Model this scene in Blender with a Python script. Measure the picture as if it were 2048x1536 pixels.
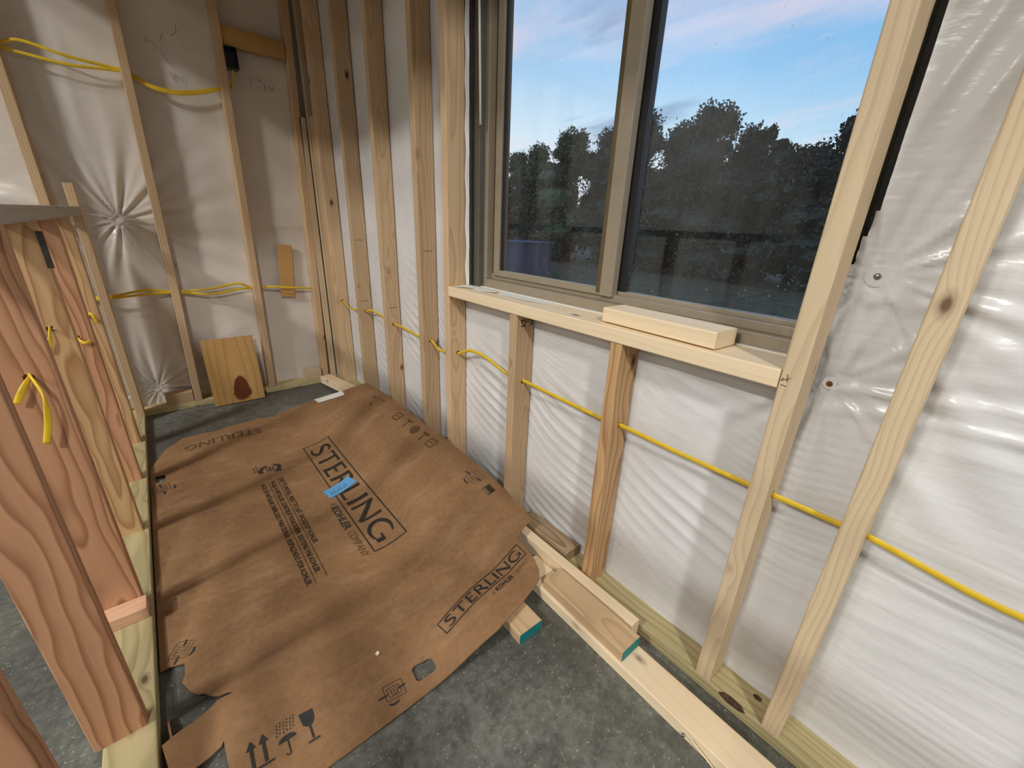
import bpy, bmesh, math, random
import numpy as np
from mathutils import Vector, Matrix
from mathutils.geometry import delaunay_2d_cdt

for o in list(bpy.data.objects): bpy.data.objects.remove(o)
S = bpy.context.scene
COL = S.collection
random.seed(7)
rng = np.random.RandomState(11)

# ------------------------------------------------------------------ camera
CAM = Vector((-0.8981, -3.0493, 1.1411))
YAW, PITCH, ROLL, FPX = 0.7115, -0.3696, 0.0405, 827.15
cyw, syw, cp, sp = math.cos(YAW), math.sin(YAW), math.cos(PITCH), math.sin(PITCH)
fwd = Vector((syw*cp, cyw*cp, sp)); rgt = Vector((cyw, -syw, 0)); upv = rgt.cross(fwd)
cr, sr = math.cos(ROLL), math.sin(ROLL)
R2 = cr*rgt + sr*upv; U2 = -sr*rgt + cr*upv
cd = bpy.data.cameras.new('camera'); cam = bpy.data.objects.new('camera', cd); COL.objects.link(cam)
cd.sensor_width = 36; cd.lens = FPX/2048*36; cd.clip_start = .02; cd.clip_end = 500
M = Matrix((R2, U2, -fwd)).transposed().to_4x4(); M.translation = CAM
cam.matrix_world = M
S.camera = cam
S.view_settings.view_transform = 'Standard'; S.view_settings.look = 'None'
S.view_settings.gamma = 1; S.view_settings.use_curve_mapping = False
S.view_settings.exposure = -0.52

def lin(c):
    f = lambda v: v/12.92 if v <= .04045 else ((v+.055)/1.055)**2.4
    if isinstance(c, str): c = [int(c[i:i+2], 16)/255 for i in (0, 2, 4)]
    elif max(c) > 1: c = [v/255 for v in c]
    return (f(c[0]), f(c[1]), f(c[2]), 1)

class NT:
    """small node-tree helper"""
    def __init__(s, tree): s.t = tree; s.n = tree.nodes; s.l = tree.links
    def new(s, typ, **kw):
        n = s.n.new(typ)
        for k, v in kw.items(): setattr(n, k, v)
        return n
    def link(s, a, b): s.l.new(a, b)
    def setin(s, n, i, v):
        if isinstance(v, bpy.types.NodeSocket): s.l.new(v, n.inputs[i])
        else: n.inputs[i].default_value = v
    def math(s, op, a, b=0.0, c=0.0, clamp=False):
        n = s.new('ShaderNodeMath', operation=op, use_clamp=clamp)
        s.setin(n, 0, a); s.setin(n, 1, b); s.setin(n, 2, c); return n.outputs[0]
    def vmul(s, v, k):
        n = s.new('ShaderNodeVectorMath', operation='MULTIPLY'); s.setin(n, 0, v); s.setin(n, 1, k); return n.outputs[0]
    def vadd(s, v, k):
        n = s.new('ShaderNodeVectorMath', operation='ADD'); s.setin(n, 0, v); s.setin(n, 1, k); return n.outputs[0]
    def noise(s, vec, scale=5, detail=2, rough=.5, dist=0, out=0):
        n = s.new('ShaderNodeTexNoise'); s.setin(n, 'Vector', vec)
        n.inputs['Scale'].default_value = scale; n.inputs['Detail'].default_value = detail
        n.inputs['Roughness'].default_value = rough; n.inputs['Distortion'].default_value = dist
        return n.outputs[out]
    def ramp(s, fac, stops, interp='LINEAR'):
        n = s.new('ShaderNodeValToRGB'); n.color_ramp.interpolation = interp
        el = n.color_ramp.elements
        while len(el) < len(stops): el.new(.5)
        for e, (p, c) in zip(el, stops):
            e.position = p; e.color = c if hasattr(c, '__len__') else (c, c, c, 1)
        s.setin(n, 0, fac); return n.outputs[0]
    def mix(s, fac, a, b, blend='MIX'):
        n = s.new('ShaderNodeMix', data_type='RGBA', blend_type=blend)
        s.setin(n, 0, fac); s.setin(n, 6, a); s.setin(n, 7, b); return n.outputs[2]
    def sep(s, v):
        n = s.new('ShaderNodeSeparateXYZ'); s.setin(n, 0, v); return n.outputs
    def comb(s, x, y, z):
        n = s.new('ShaderNodeCombineXYZ'); s.setin(n, 0, x); s.setin(n, 1, y); s.setin(n, 2, z); return n.outputs[0]
    def bump(s, h, strength=.3, dist=.002, normal=None):
        n = s.new('ShaderNodeBump'); n.inputs['Strength'].default_value = strength
        n.inputs['Distance'].default_value = dist; s.setin(n, 'Height', h)
        if normal is not None: s.setin(n, 'Normal', normal)
        return n.outputs[0]

# ------------------------------------------------------------------ world: dusk sky
w = bpy.data.worlds.new('World'); S.world = w; w.use_nodes = True
nt = NT(w.node_tree); nt.n.clear()
g = nt.new('ShaderNodeTexCoord').outputs['Generated']
x, y, z = nt.sep(g)
el = nt.math('MAXIMUM', z, 0.0)
base = nt.ramp(el, [(0, lin((232, 243, 248))), (.13, lin((198, 229, 247))), (.27, lin((142, 197, 241))), (.5, lin((118, 172, 226))), (1, lin((104, 148, 196)))])
# glow above the set sun, far to the left of the window
dotg = nt.new('ShaderNodeVectorMath', operation='DOT_PRODUCT'); nt.setin(dotg, 0, g); dotg.inputs[1].default_value = Vector((.50, .86, .08)).normalized()
glow = nt.math('MULTIPLY', nt.math('POWER', nt.math('MAXIMUM', dotg.outputs['Value'], 0.0), 9.0), .9, clamp=True)
glow = nt.math('MULTIPLY', glow, nt.math('SUBTRACT', 1.0, nt.math('MULTIPLY', el, 2.3), clamp=True), clamp=True)
sky = nt.mix(glow, base, lin((240, 249, 252)))
# soft cloud streaks
den = nt.math('ADD', el, .12)
cv = nt.comb(nt.math('DIVIDE', x, den), nt.math('DIVIDE', y, den), 0.0)
cl = nt.noise(nt.vmul(cv, (1.0, .45, 1)), .9, 5, .55, .4)
sky = nt.mix(nt.ramp(cl, [(.47, 0.0), (.64, .8)]), sky, lin((236, 222, 234)))
cl2 = nt.noise(nt.vadd(nt.vmul(cv, (1.3, .5, 1)), (7, 3, 0)), 1.6, 5, .55, .3)
sky = nt.mix(nt.ramp(cl2, [(.54, 0.0), (.68, .6)]), sky, lin((122, 150, 188)))
bg = nt.new('ShaderNodeBackground'); nt.link(sky, bg.inputs[0]); bg.inputs[1].default_value = 1.52
ow = nt.new('ShaderNodeOutputWorld'); nt.link(bg.outputs[0], ow.inputs[0])

# ------------------------------------------------------------------ lamps: LED strips under the shop ceiling
def strip(name, loc, target, sx, sy, power, col=(1, .98, .95)):
    d = bpy.data.lights.new(name, 'AREA'); d.shape = 'RECTANGLE'; d.size = sx; d.size_y = sy; d.energy = power; d.color = col
    o = bpy.data.objects.new(name, d); COL.objects.link(o); o.location = loc
    o.rotation_euler = (Vector(target)-Vector(loc)).to_track_quat('-Z', 'Y').to_euler()
    return o
strip('ceiling_strip_light', (-4.9, -2.3, 4.05), (-4.9, -2.3, 0), .35, .5, 290)
strip('ceiling_strip_light', (-4.2, -1.6, 4.05), (-4.2, -1.6, 0), .35, .5, 90)
strip('ceiling_strip_light', (-8.0, -3.0, 4.05), (-8.0, -3.0, 0), .35, .5, 110)
strip('ceiling_strip_light', (-7.6, -6.2, 4.05), (-7.6, -6.2, 0), .35, .5, 80)
strip('ceiling_strip_light', (-2.4, -6.2, 4.05), (-2.4, -6.2, 0), .35, .5, 300)

# ------------------------------------------------------------------ object helpers
def link_mesh(name, me, mat, parent=None, smooth=False, local=False):
    o = bpy.data.objects.new(name, me); COL.objects.link(o)
    if mat is not None and not me.materials: me.materials.append(mat)
    if parent is not None:
        o.parent = parent
        if not local: o.matrix_parent_inverse = Matrix.Translation(-Vector(parent.get('_at', (0, 0, 0))))
    if smooth:
        for p in me.polygons: p.use_smooth = True
    return o
def tag(o, label=None, cat=None, group=None, kind=None):
    if label: o['label'] = label
    if cat: o['category'] = cat
    if group: o['group'] = group
    if kind: o['kind'] = kind
    return o
def empty(name, loc=(0, 0, 0)):
    o = bpy.data.objects.new(name, None); COL.objects.link(o); o.location = loc; o.empty_display_size = .05; o['_at'] = tuple(loc)
    return o
def mesh_from(name, v, f):
    me = bpy.data.meshes.new(name); me.from_pydata([tuple(p) for p in v], [], [tuple(q) for q in f]); me.update(); return me

def rounded_rect(wd, th, r, n=3):
    pts = []
    for (sx, sy, a0) in ((1, 1, 0), (-1, 1, 90), (-1, -1, 180), (1, -1, 270)):
        cx, cy = sx*(wd/2-r), sy*(th/2-r)
        for k in range(n):
            a = math.radians(a0+90*k/(n-1)); pts.append((cx+r*math.cos(a), cy+r*math.sin(a)))
    return pts
def prism_mesh(name, L, wd, th, r=.003, bow=0.0):
    """board along local X, width local Y, thickness local Z, centred"""
    pr = rounded_rect(wd, th, r); n = len(pr); v = []; f = []
    stations = [0, .25, .5, .75, 1] if bow else [0, 1]
    for s in stations:
        b = bow*4*s*(1-s)
        v += [((s-.5)*L, a+b, c) for a, c in pr]
    for k in range(len(stations)-1):
        for i in range(n):
            j = (i+1) % n
            f.append((k*n+i, (k+1)*n+i, (k+1)*n+j, k*n+j))
    f.append(tuple(range(n))); f.append(tuple(reversed(range((len(stations)-1)*n, len(stations)*n))))
    me = mesh_from(name, v, f)
    bm = bmesh.new(); bm.from_mesh(me); bmesh.ops.recalc_face_normals(bm, faces=bm.faces[:]); bm.to_mesh(me); bm.free()
    return me
def frame_matrix(c, ax, wv):
    ax = Vector(ax).normalized(); wv = Vector(wv); wv = (wv-ax*wv.dot(ax)).normalized(); tv = ax.cross(wv)
    m = Matrix((ax, wv, tv)).transposed().to_4x4(); m.translation = Vector(c); return m
def board(name, p0, p1, wv, wd, th, mat, parent=None, r=.003, holes=(), bow=0.0):
    """lumber from p0 to p1 (axis centre line), width along wv. holes: (distance from p0, offset along width, radius, tilt) drilled through the thickness"""
    p0 = Vector(p0); p1 = Vector(p1); L = (p1-p0).length
    me = prism_mesh(name, L, wd, th, r, bow)
    if holes:
        a = bpy.data.objects.new('t', me); COL.objects.link(a); tmp = []
        for (s, off, rad) in holes:
            bm = bmesh.new(); bmesh.ops.create_cone(bm, cap_ends=True, segments=14, radius1=rad, radius2=rad, depth=th*3,
                matrix=Matrix.Translation((s-L/2, off, 0)))
            cm = bpy.data.meshes.new('c'); bm.to_mesh(cm); bm.free()
            co = bpy.data.objects.new('c', cm); COL.objects.link(co); tmp.append(co)
            md = a.modifiers.new('b', 'BOOLEAN'); md.object = co; md.operation = 'DIFFERENCE'; md.solver = 'EXACT'
        bpy.context.view_layer.update()
        dg = bpy.context.evaluated_depsgraph_get()
        me2 = bpy.data.meshes.new_from_object(a.evaluated_get(dg)); me2.name = name
        bpy.data.objects.remove(a)
        for co in tmp: bpy.data.objects.remove(co)
        me = me2
    o = link_mesh(name, me, mat, parent)
    o.matrix_basis = frame_matrix((p0+p1)/2, p1-p0, wv)
    return o
def box(name, lo, hi, mat, parent=None, bevel=.0):
    lo = Vector(lo); hi = Vector(hi); c = (lo+hi)/2; d = hi-lo
    bm = bmesh.new(); bmesh.ops.create_cube(bm, size=1, matrix=Matrix.Diagonal((d.x, d.y, d.z, 1)))
    if bevel: bmesh.ops.bevel(bm, geom=bm.edges[:], offset=bevel, segments=2, affect='EDGES', profile=.5)
    me = bpy.data.meshes.new(name); bm.to_mesh(me); bm.free()
    o = link_mesh(name, me, mat, parent); o.location = c; o['_at'] = tuple(c); return o
def catmull(pts, n=8):
    P = [Vector(p) for p in pts]; P = [P[0]*2-P[1]]+P+[P[-1]*2-P[-2]]; out = []
    for i in range(1, len(P)-2):
        for k in range(n):
            t = k/n; a, b, c, d = P[i-1:i+3]
            out.append(.5*((2*b)+(-a+c)*t+(2*a-5*b+4*c-d)*t*t+(-a+3*b-3*c+d)*t**3))
    out.append(P[-2]); return out
def tube(name, pts, rx, rz, mat, parent=None, seg=10, up=(0, 0, 1), n=8, twist=None):
    C = catmull(pts, n); v = []; f = []
    for i, p in enumerate(C):
        tn = (C[min(i+1, len(C)-1)]-C[max(i-1, 0)]).normalized()
        s = tn.cross(Vector(up));
        if s.length < 1e-3: s = tn.cross(Vector((1, 0, 0)))
        s.normalize(); u = s.cross(tn)
        tw = twist*i/len(C) if twist else 0
        for k in range(seg):
            a = 2*math.pi*k/seg; ca, sa = math.cos(a)*rz, math.sin(a)*rx
            q = s*(ca*math.cos(tw)-sa*math.sin(tw))+u*(ca*math.sin(tw)+sa*math.cos(tw))
            v.append(p+q)
    m = len(C)
    for i in range(m-1):
        for k in range(seg):
            j = (k+1) % seg; f.append((i*seg+k, i*seg+j, (i+1)*seg+j, (i+1)*seg+k))
    f.append(tuple(reversed(range(seg)))); f.append(tuple(range((m-1)*seg, m*seg)))
    return link_mesh(name, mesh_from(name, v, f), mat, parent, smooth=True)

# ------------------------------------------------------------------ materials
def newmat(name):
    m = bpy.data.materials.new(name); m.use_nodes = True; t = NT(m.node_tree)
    b = t.n['Principled BSDF']; return m, t, b
def plain(name, col, rough=.6, metal=0.0, var=.08, scale=30, spec=.5, bump=0.0):
    m, t, b = newmat(name)
    tc = t.new('ShaderNodeTexCoord').outputs['Object']
    n = t.noise(tc, scale, 4)
    c = lin(col); d = tuple(v*(1-2*var) for v in c[:3])+(1,); e = tuple(min(1, v*(1+2*var)) for v in c[:3])+(1,)
    t.link(t.ramp(n, [(.25, d), (.75, e)]), b.inputs['Base Color'])
    b.inputs['Roughness'].default_value = rough; b.inputs['Metallic'].default_value = metal
    b.inputs['Specular IOR Level'].default_value = spec
    if bump: t.link(t.bump(n, bump, .002), b.inputs['Normal'])
    return m
def wood(name, base, dark, knot='5a341c', ring=95, amt=.55, rough=.62, fine=.25, tone=.16, knots=True, wav=.05):
    m, t, b = newmat(name)
    tc = t.new('ShaderNodeTexCoord').outputs['Object']
    rnd = t.new('ShaderNodeObjectInfo').outputs['Random']
    r2 = t.math('FRACT', t.math('MULTIPLY', rnd, 17.31)); r3 = t.math('FRACT', t.math('MULTIPLY', rnd, 91.7))
    seed = t.comb(t.math('MULTIPLY', rnd, 53.0), t.math('MULTIPLY', r2, 31.0), t.math('MULTIPLY', r3, 17.0))
    x, y, z = t.sep(tc)
    pv = t.vadd(t.vmul(tc, (1.6, 5, 5)), seed)
    n1 = t.math('SUBTRACT', t.noise(pv, 1.3, 2), .5); n2 = t.math('SUBTRACT', t.noise(t.vadd(pv, (9, 4, 2)), 1.3, 2), .5)
    vv = t.vadd(t.vmul(tc, (4.6, 9, 9)), seed)
    vo = t.new('ShaderNodeTexVoronoi'); t.setin(vo, 'Vector', vv); vo.inputs['Scale'].default_value = 1.0
    vo.inputs['Randomness'].default_value = 1.0
    kd = t.math('ADD', vo.outputs['Distance'], t.math('MULTIPLY', n2, .05))
    kb = t.math('POWER', 2.718, t.math('MULTIPLY', kd, -9.0)) if knots else 0.0
    yy = t.math('ADD', t.math('ADD', y, t.math('MULTIPLY', t.math('SUBTRACT', r2, .5), .11)), t.math('MULTIPLY', n1, wav))
    zz = t.math('ADD', t.math('ADD', z, t.math('ADD', t.math('MULTIPLY', r3, .05), .028)), t.math('MULTIPLY', n2, wav))
    rad = t.math('SQRT', t.math('ADD', t.math('MULTIPLY', yy, yy), t.math('MULTIPLY', zz, zz)))
    if knots: rad = t.math('ADD', rad, t.math('MULTIPLY', kb, .03))
    rg = t.math('FRACT', t.math('MULTIPLY', rad, ring))
    rg = t.ramp(rg, [(0, 0.0), (.55, .25), (.88, 1.0), (1, .05)])
    fb = t.noise(t.vadd(t.vmul(tc, (5, 260, 260)), seed), 1.0, 3)
    big = t.noise(t.vadd(t.vmul(tc, (1.2, 14, 14)), seed), 1.0, 3)
    fac = t.math('ADD', t.math('MULTIPLY', rg, amt), t.math('MULTIPLY', t.math('SUBTRACT', fb, .4), fine), clamp=True)
    fac = t.math('ADD', fac, t.math('MULTIPLY', t.math('SUBTRACT', big, .5), .5), clamp=True)
    c = t.mix(fac, lin(base), lin(dark))
    # each stick has its own tone
    k = t.math('ADD', t.math('MULTIPLY', t.math('SUBTRACT', rnd, .5), 2*tone), 1.0)
    c = t.mix(1.0, c, t.comb(k, k, k), 'MULTIPLY')
    if knots:
        c = t.mix(t.ramp(kd, [(.055, .85), (.085, .35), (.14, 0.0)]), c, lin(knot))
        c = t.mix(t.ramp(kd, [(.022, 1.0), (.04, 0.0)]), c, lin('2a160c'))
    t.link(c, b.inputs['Base Color'])
    b.inputs['Roughness'].default_value = rough; b.inputs['Specular IOR Level'].default_value = .3
    t.link(t.bump(t.math('ADD', fb, t.math('MULTIPLY', rg, .6)), .25, .0012), b.inputs['Normal'])
    return m
W_pine = wood('pine_lumber', (208, 179, 142), (172, 138, 99))
W_pale = wood('pale_spruce_lumber', (206, 186, 154), (176, 150, 116), amt=.5, fine=.35)
W_fir = wood('red_fir_lumber', (198, 150, 114), (132, 84, 54), ring=55, amt=.72, tone=.12, wav=.08)
W_tan = wood('tan_fir_lumber', (206, 168, 122), (156, 112, 72), ring=75, amt=.8, tone=.05, wav=.07)
W_treat = wood('treated_lumber', (198, 184, 138), (156, 142, 100), ring=70, amt=.7, knot='4a3420')
W_wear = wood('weathered_lumber', (168, 146, 116), (112, 92, 68), ring=110, amt=.8)
W_cap = wood('grey_cap_lumber', (178, 168, 152), (146, 134, 118), ring=60, amt=.4)  # greyer and lower in contrast than the other lumber
W_ply = wood('plywood_face', (190, 150, 92), (160, 118, 66), ring=30, amt=.6, knots=False, tone=.02)
W_dark = wood('dark_red_lumber', (104, 58, 36), (66, 34, 20), knots=False)
W_white = wood('white_pine_board', (242, 221, 186), (228, 203, 164), amt=.35, fine=.12, tone=.03, ring=60)
W_fresh = wood('fresh_pink_lumber', (212, 170, 138), (186, 138, 102), amt=.5)

def sheet_mat(name, col):
    m, t, b = newmat(name)
    tc = t.new('ShaderNodeTexCoord').outputs['Object']
    n = t.noise(tc, 6, 4)
    c = lin(col); d = tuple(v*.9 for v in c[:3])+(1,)
    t.link(t.ramp(n, [(.3, d), (.7, c)]), b.inputs['Base Color'])
    b.inputs['Roughness'].default_value = .27
    b.inputs['Specular IOR Level'].default_value = .5
    b.inputs['Subsurface Weight'].default_value = 0
    fine = t.noise(t.vmul(tc, (1, 1, 2.2)), 90, 3); mid = t.noise(t.vmul(tc, (1, 1, 2.4)), 22, 3)
    nb = t.bump(fine, .12, .0015); nb2 = t.bump(mid, .35, .004, nb)
    t.link(nb2, b.inputs['Normal'])
    return m
M_sheet = sheet_mat('white_vinyl_facing', (226, 226, 226))
M_sheet_b = sheet_mat('white_vinyl_facing_warm_bounce', (226, 219, 210))  # same white facing, with some warm bounce from the wood put into its colour
def concrete():
    m, t, b = newmat('concrete_slab')
    tc = t.new('ShaderNodeTexCoord').outputs['Object']
    a = t.noise(tc, 2.2, 5, .6); f = t.noise(tc, 40, 5, .65); s = t.noise(tc, 160, 2)
    k = t.math('ADD', t.math('MULTIPLY', a, .6), t.math('MULTIPLY', f, .4))
    c = t.ramp(k, [(.35, lin((64, 66, 62))), (.5, lin((92, 93, 86))), (.65, lin((126, 127, 120)))])
    c = t.mix(t.ramp(s, [(.66, 0.0), (.74, .5)]), c, lin((190, 188, 180)))
    c = t.mix(t.ramp(t.noise(tc, 24, 5, .65), [(.56, 0.0), (.72, .55)]), c, lin((58, 60, 60)))
    t.link(c, b.inputs['Base Color'])
    t.link(t.ramp(f, [(.3, .42), (.7, .7)]), b.inputs['Roughness'])
    t.link(t.bump(f, .25, .003), b.inputs['Normal'])
    return m
M_conc = concrete()
def cardboard(name, inside=False):
    m, t, b = newmat(name)
    tc = t.new('ShaderNodeTexCoord').outputs['Object']
    a = t.noise(tc, 3.5, 5, .6); f = t.noise(tc, 60, 4, .6)
    sc = t.noise(t.vmul(tc, (2.5, 6, 1)), 2.2, 7, .68, .3)
    c = t.ramp(t.math('ADD', t.math('MULTIPLY', a, .65), t.math('MULTIPLY', f, .35)), [(.35, lin((124, 92, 62))), (.65, lin((154, 118, 82)))])
    c = t.mix(t.ramp(sc, [(.52, 0.0), (.75, .38)]), c, lin((186, 152, 120)))
    sp_ = t.noise(tc, 130, 2)
    c = t.mix(t.ramp(sp_, [(.76, 0.0), (.79, .6)]), c, lin((206, 180, 150)))
    t.link(c, b.inputs['Base Color']); b.inputs['Roughness'].default_value = .68; b.inputs['Specular IOR Level'].default_value = .35
    wv = t.new('ShaderNodeTexWave', bands_direction='X'); t.setin(wv, 'Vector', tc); wv.inputs['Scale'].default_value = 45; wv.inputs['Distortion'].default_value = .6
    hgt = t.math('ADD', t.math('MULTIPLY', wv.outputs['Fac'], .02), t.math('ADD', t.math('MULTIPLY', t.noise(tc, 7, 4, .55), 3.0), t.math('MULTIPLY', f, .5)))
    t.link(t.bump(hgt, .13, .005), b.inputs['Normal'])
    return m
M_card = cardboard('brown_cardboard')
M_ink = plain('black_print_ink', (36, 32, 28), .7, var=.12)
M_ink_f = plain('faded_print_ink', (92, 66, 44), .75, var=.2)
M_ink_g = plain('grey_print_ink', (44, 46, 46), .7, var=.12)
M_yel = plain('yellow_cable_jacket', (228, 192, 44), .45, var=.05)
M_frame = plain('beige_window_frame', (150, 138, 118), .45, var=.03)
M_frame_d = plain('olive_window_channel', (92, 78, 48), .5, var=.08)
M_gasket = plain('black_rubber_gasket', (30, 30, 30), .5)
M_jamb = plain('grey_metal_jamb', (92, 88, 76), .5, var=.06)
M_foam = plain('dark_foam_strip', (46, 44, 38), .9, var=.4, scale=120, bump=.8)
M_white = plain('white_plastic', (226, 224, 216), .4, var=.02)
M_paper = plain('white_paper', (228, 228, 222), .7, var=.03)
M_tape = plain('blue_painters_tape', (92, 156, 206), .7, var=.05, scale=200, bump=.2)
M_teal = plain('teal_end_paint', (20, 132, 134), .6, var=.08)
M_box = plain('dark_blue_box_plastic', (34, 36, 60), .35)
M_steel = plain('galvanised_steel', (150, 150, 150), .4, 1.0)
M_dplate = plain('dark_steel_plate', (78, 72, 66), .6, .2)
M_rust = plain('rusty_screw', (120, 66, 30), .7, .3)
M_hole = plain('hole_dark', (40, 30, 22), .9)
M_mark = plain('faint_marker', (142, 130, 116), .7)
M_bark2 = plain('dark_bark', (74, 52, 36), .9, var=.35, scale=60, bump=.6)
M_pencil = plain('pencil_mark', (58, 50, 44), .8)
M_skin = plain('painted_steel_siding', (190, 188, 182), .5)
M_ceil = plain('ceiling_liner', (150, 149, 147), .7, var=.02, scale=3)
M_shopwall = plain('shop_wall_liner', (128, 127, 125), .6, var=.03, scale=3)
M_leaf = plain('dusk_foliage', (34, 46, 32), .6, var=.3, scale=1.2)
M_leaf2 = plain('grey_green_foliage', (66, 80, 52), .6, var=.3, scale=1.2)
M_bark = plain('bark', (62, 54, 44), .9, var=.2)
M_grass = plain('dusk_lawn', (66, 66, 44), .9, var=.25, scale=2.5, bump=.5)
M_blue_box = plain('dull_blue_box', (52, 60, 88), .6)
M_tan = plain('tan_fibreboard', (190, 148, 88), .7, var=.05, scale=80)
# glass: thin clear pane with a film of dust
m, t, b = newmat('dusty_window_glass'); M_glass = m
tc = t.new('ShaderNodeTexCoord').outputs['Object']
out = t.n['Material Output']
tr = t.new('ShaderNodeBsdfTransparent'); gl = t.new('ShaderNodeBsdfGlossy'); gl.inputs['Roughness'].default_value = .02
lw_ = t.new('ShaderNodeLayerWeight'); fr = t.math('ADD', .03, t.math('MULTIPLY', t.math('POWER', lw_.outputs['Facing'], 5.0), .9), clamp=True)
mx = t.new('ShaderNodeMixShader'); t.link(fr, mx.inputs[0]); t.link(tr.outputs[0], mx.inputs[1]); t.link(gl.outputs[0], mx.inputs[2])
df = t.new('ShaderNodeBsdfDiffuse'); df.inputs[0].default_value = lin((200, 205, 205))
spk = t.ramp(t.noise(tc, 160, 2), [(.70, 0.0), (.76, .35)])
film = t.ramp(t.noise(t.vmul(tc, (1, 7, 2.2)), 3, 6, .65), [(.35, .003), (.8, .028)])
mx2 = t.new('ShaderNodeMixShader'); t.link(t.math('ADD', spk, film), mx2.inputs[0]); t.link(mx.outputs[0], mx2.inputs[1]); t.link(df.outputs[0], mx2.inputs[2])
t.link(mx2.outputs[0], out.inputs[0])

# ------------------------------------------------------------------ dimensions
T = .038; WD = .080            # stud thickness, visible stud depth
XL = -1.105                    # right edge of the half wall's bottom plate
ZTOP = 2.36
ZS = .8965                     # top of the rough window sill

# ================================================================== SETTING
floor = box('floor', (-9, -9, -.12), (.24, .24, 0), M_conc); tag(floor, 'grey concrete slab floor with pale blotches', 'floor', kind='structure')
ceil = box('ceiling', (-9, -9, 4.20), (.24, .24, 4.30), M_ceil); tag(ceil, 'pale shop ceiling above the framed room', 'ceiling', kind='structure')
o = box('added_shade_deck', (-1.75, -2.95, ZTOP+2*T), (.19, .19, ZTOP+2*T+.02), W_ply); tag(o, 'unseen plywood deck added over the small framed room to shade its upper walls', 'ceiling', kind='structure')  # added out of view to keep lamp light off the upper walls
o = box('wall_front', (-9, -9.1, 0), (.24, -9, 4.20), M_shopwall); tag(o, 'pale far shop wall behind the viewpoint', 'wall', kind='structure')
o = box('wall_far_left', (-9.1, -9, 0), (-9, .24, 4.20), M_shopwall); tag(o, 'pale shop wall far beyond the half wall', 'wall', kind='structure')

def wall_skin(name, lo, hi, hole=None):
    """building skin as a slab, optionally with a window hole (y0,y1,z0,z1) through x"""
    bm = bmesh.new()
    def bx(a, b):
        a = Vector(a); b = Vector(b); d = b-a
        bmesh.ops.create_cube(bm, size=1, matrix=Matrix.Translation((a+b)/2) @ Matrix.Diagonal((d.x, d.y, d.z, 1)))
    if hole is None: bx(lo, hi)
    else:
        y0, y1, z0, z1 = hole
        bx(lo, (hi[0], y0, hi[2])); bx((lo[0], y1, lo[2]), hi)
        bx((lo[0], y0, lo[2]), (hi[0], y1, z0)); bx((lo[0], y0, z1), (hi[0], y1, hi[2]))
    me = bpy.data.meshes.new(name); bm.to_mesh(me); bm.free()
    return link_mesh(name, me, M_skin)
WY0, WY1, WZ0, WZ1 = -2.832, -1.648, .90, 2.10       # window unit
wr = wall_skin('wall_right', (.19, -9, 0), (.24, .24, 4.20), (WY0, WY1, WZ0, WZ1))
tag(wr, 'framed exterior wall with window, studs over white plastic-faced insulation', 'wall', kind='structure')
wb = wall_skin('wall_back', (-9, .19, 0), (.19, .24, 4.20))
tag(wb, 'framed back wall with wide-spaced studs over white plastic sheet', 'wall', kind='structure')

# ---------------- insulation facing with real folds
def pseudo(seed, n, fu, fv):
    r = np.random.RandomState(seed); A = []
    for _ in range(n): A.append((r.uniform(-1, 1)*fu, r.uniform(-1, 1)*fv, r.uniform(0, 6.28), r.uniform(.4, 1)))
    def f(u, v):
        s = 0
        for a, b_, c, d in A: s = s+d*np.sin(a*u+b_*v+c)
        return s/math.sqrt(n)
    return f
def pinch(u, v, u0, v0, depth, R, nf, amp, seed, aniso=1.0):
    du, dv = (u-u0), (v-v0)*aniso; r = np.sqrt(du*du+dv*dv)+1e-6; th = np.arctan2(dv, du)
    q = np.random.RandomState(seed); ph = q.uniform(0, 6.28, 4)
    fold = np.sin(nf*th+ph[0]+1.3*np.sin(2*th+ph[1]))+.6*np.sin((nf*1.7)//1*th+ph[2])+.4*np.sin((nf*.6)//1*th+ph[3])
    return -depth*np.exp(-(r/(R*.28))**1.2)+amp*fold*np.exp(-r/(R*.55))*(r/(r+.025))
def grid_sheet(name, us, vs, fun, keep, mat, parent):
    U, V = np.meshgrid(us, vs, indexing='ij'); P = fun(U, V); nu, nv = U.shape
    verts = P.reshape(-1, 3); idx = np.arange(nu*nv).reshape(nu, nv)
    a = idx[:-1, :-1]; b_ = idx[1:, :-1]; c = idx[1:, 1:]; d = idx[:-1, 1:]
    cu = (us[:-1]+us[1:])/2; cv_ = (vs[:-1]+vs[1:])/2
    CU, CV = np.meshgrid(cu, cv_, indexing='ij'); K = keep(CU, CV)
    F = np.stack([a[K], b_[K], c[K], d[K]], 1)
    me = bpy.data.meshes.new(name); me.from_pydata(verts.tolist(), [], F.tolist()); me.update()
    bm = bmesh.new(); bm.from_mesh(me); bmesh.ops.delete(bm, geom=[q for q in bm.verts if not q.link_faces], context='VERTS'); bm.to_mesh(me); bm.free()
    return link_mesh(name, me, mat, parent, smooth=True)

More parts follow.
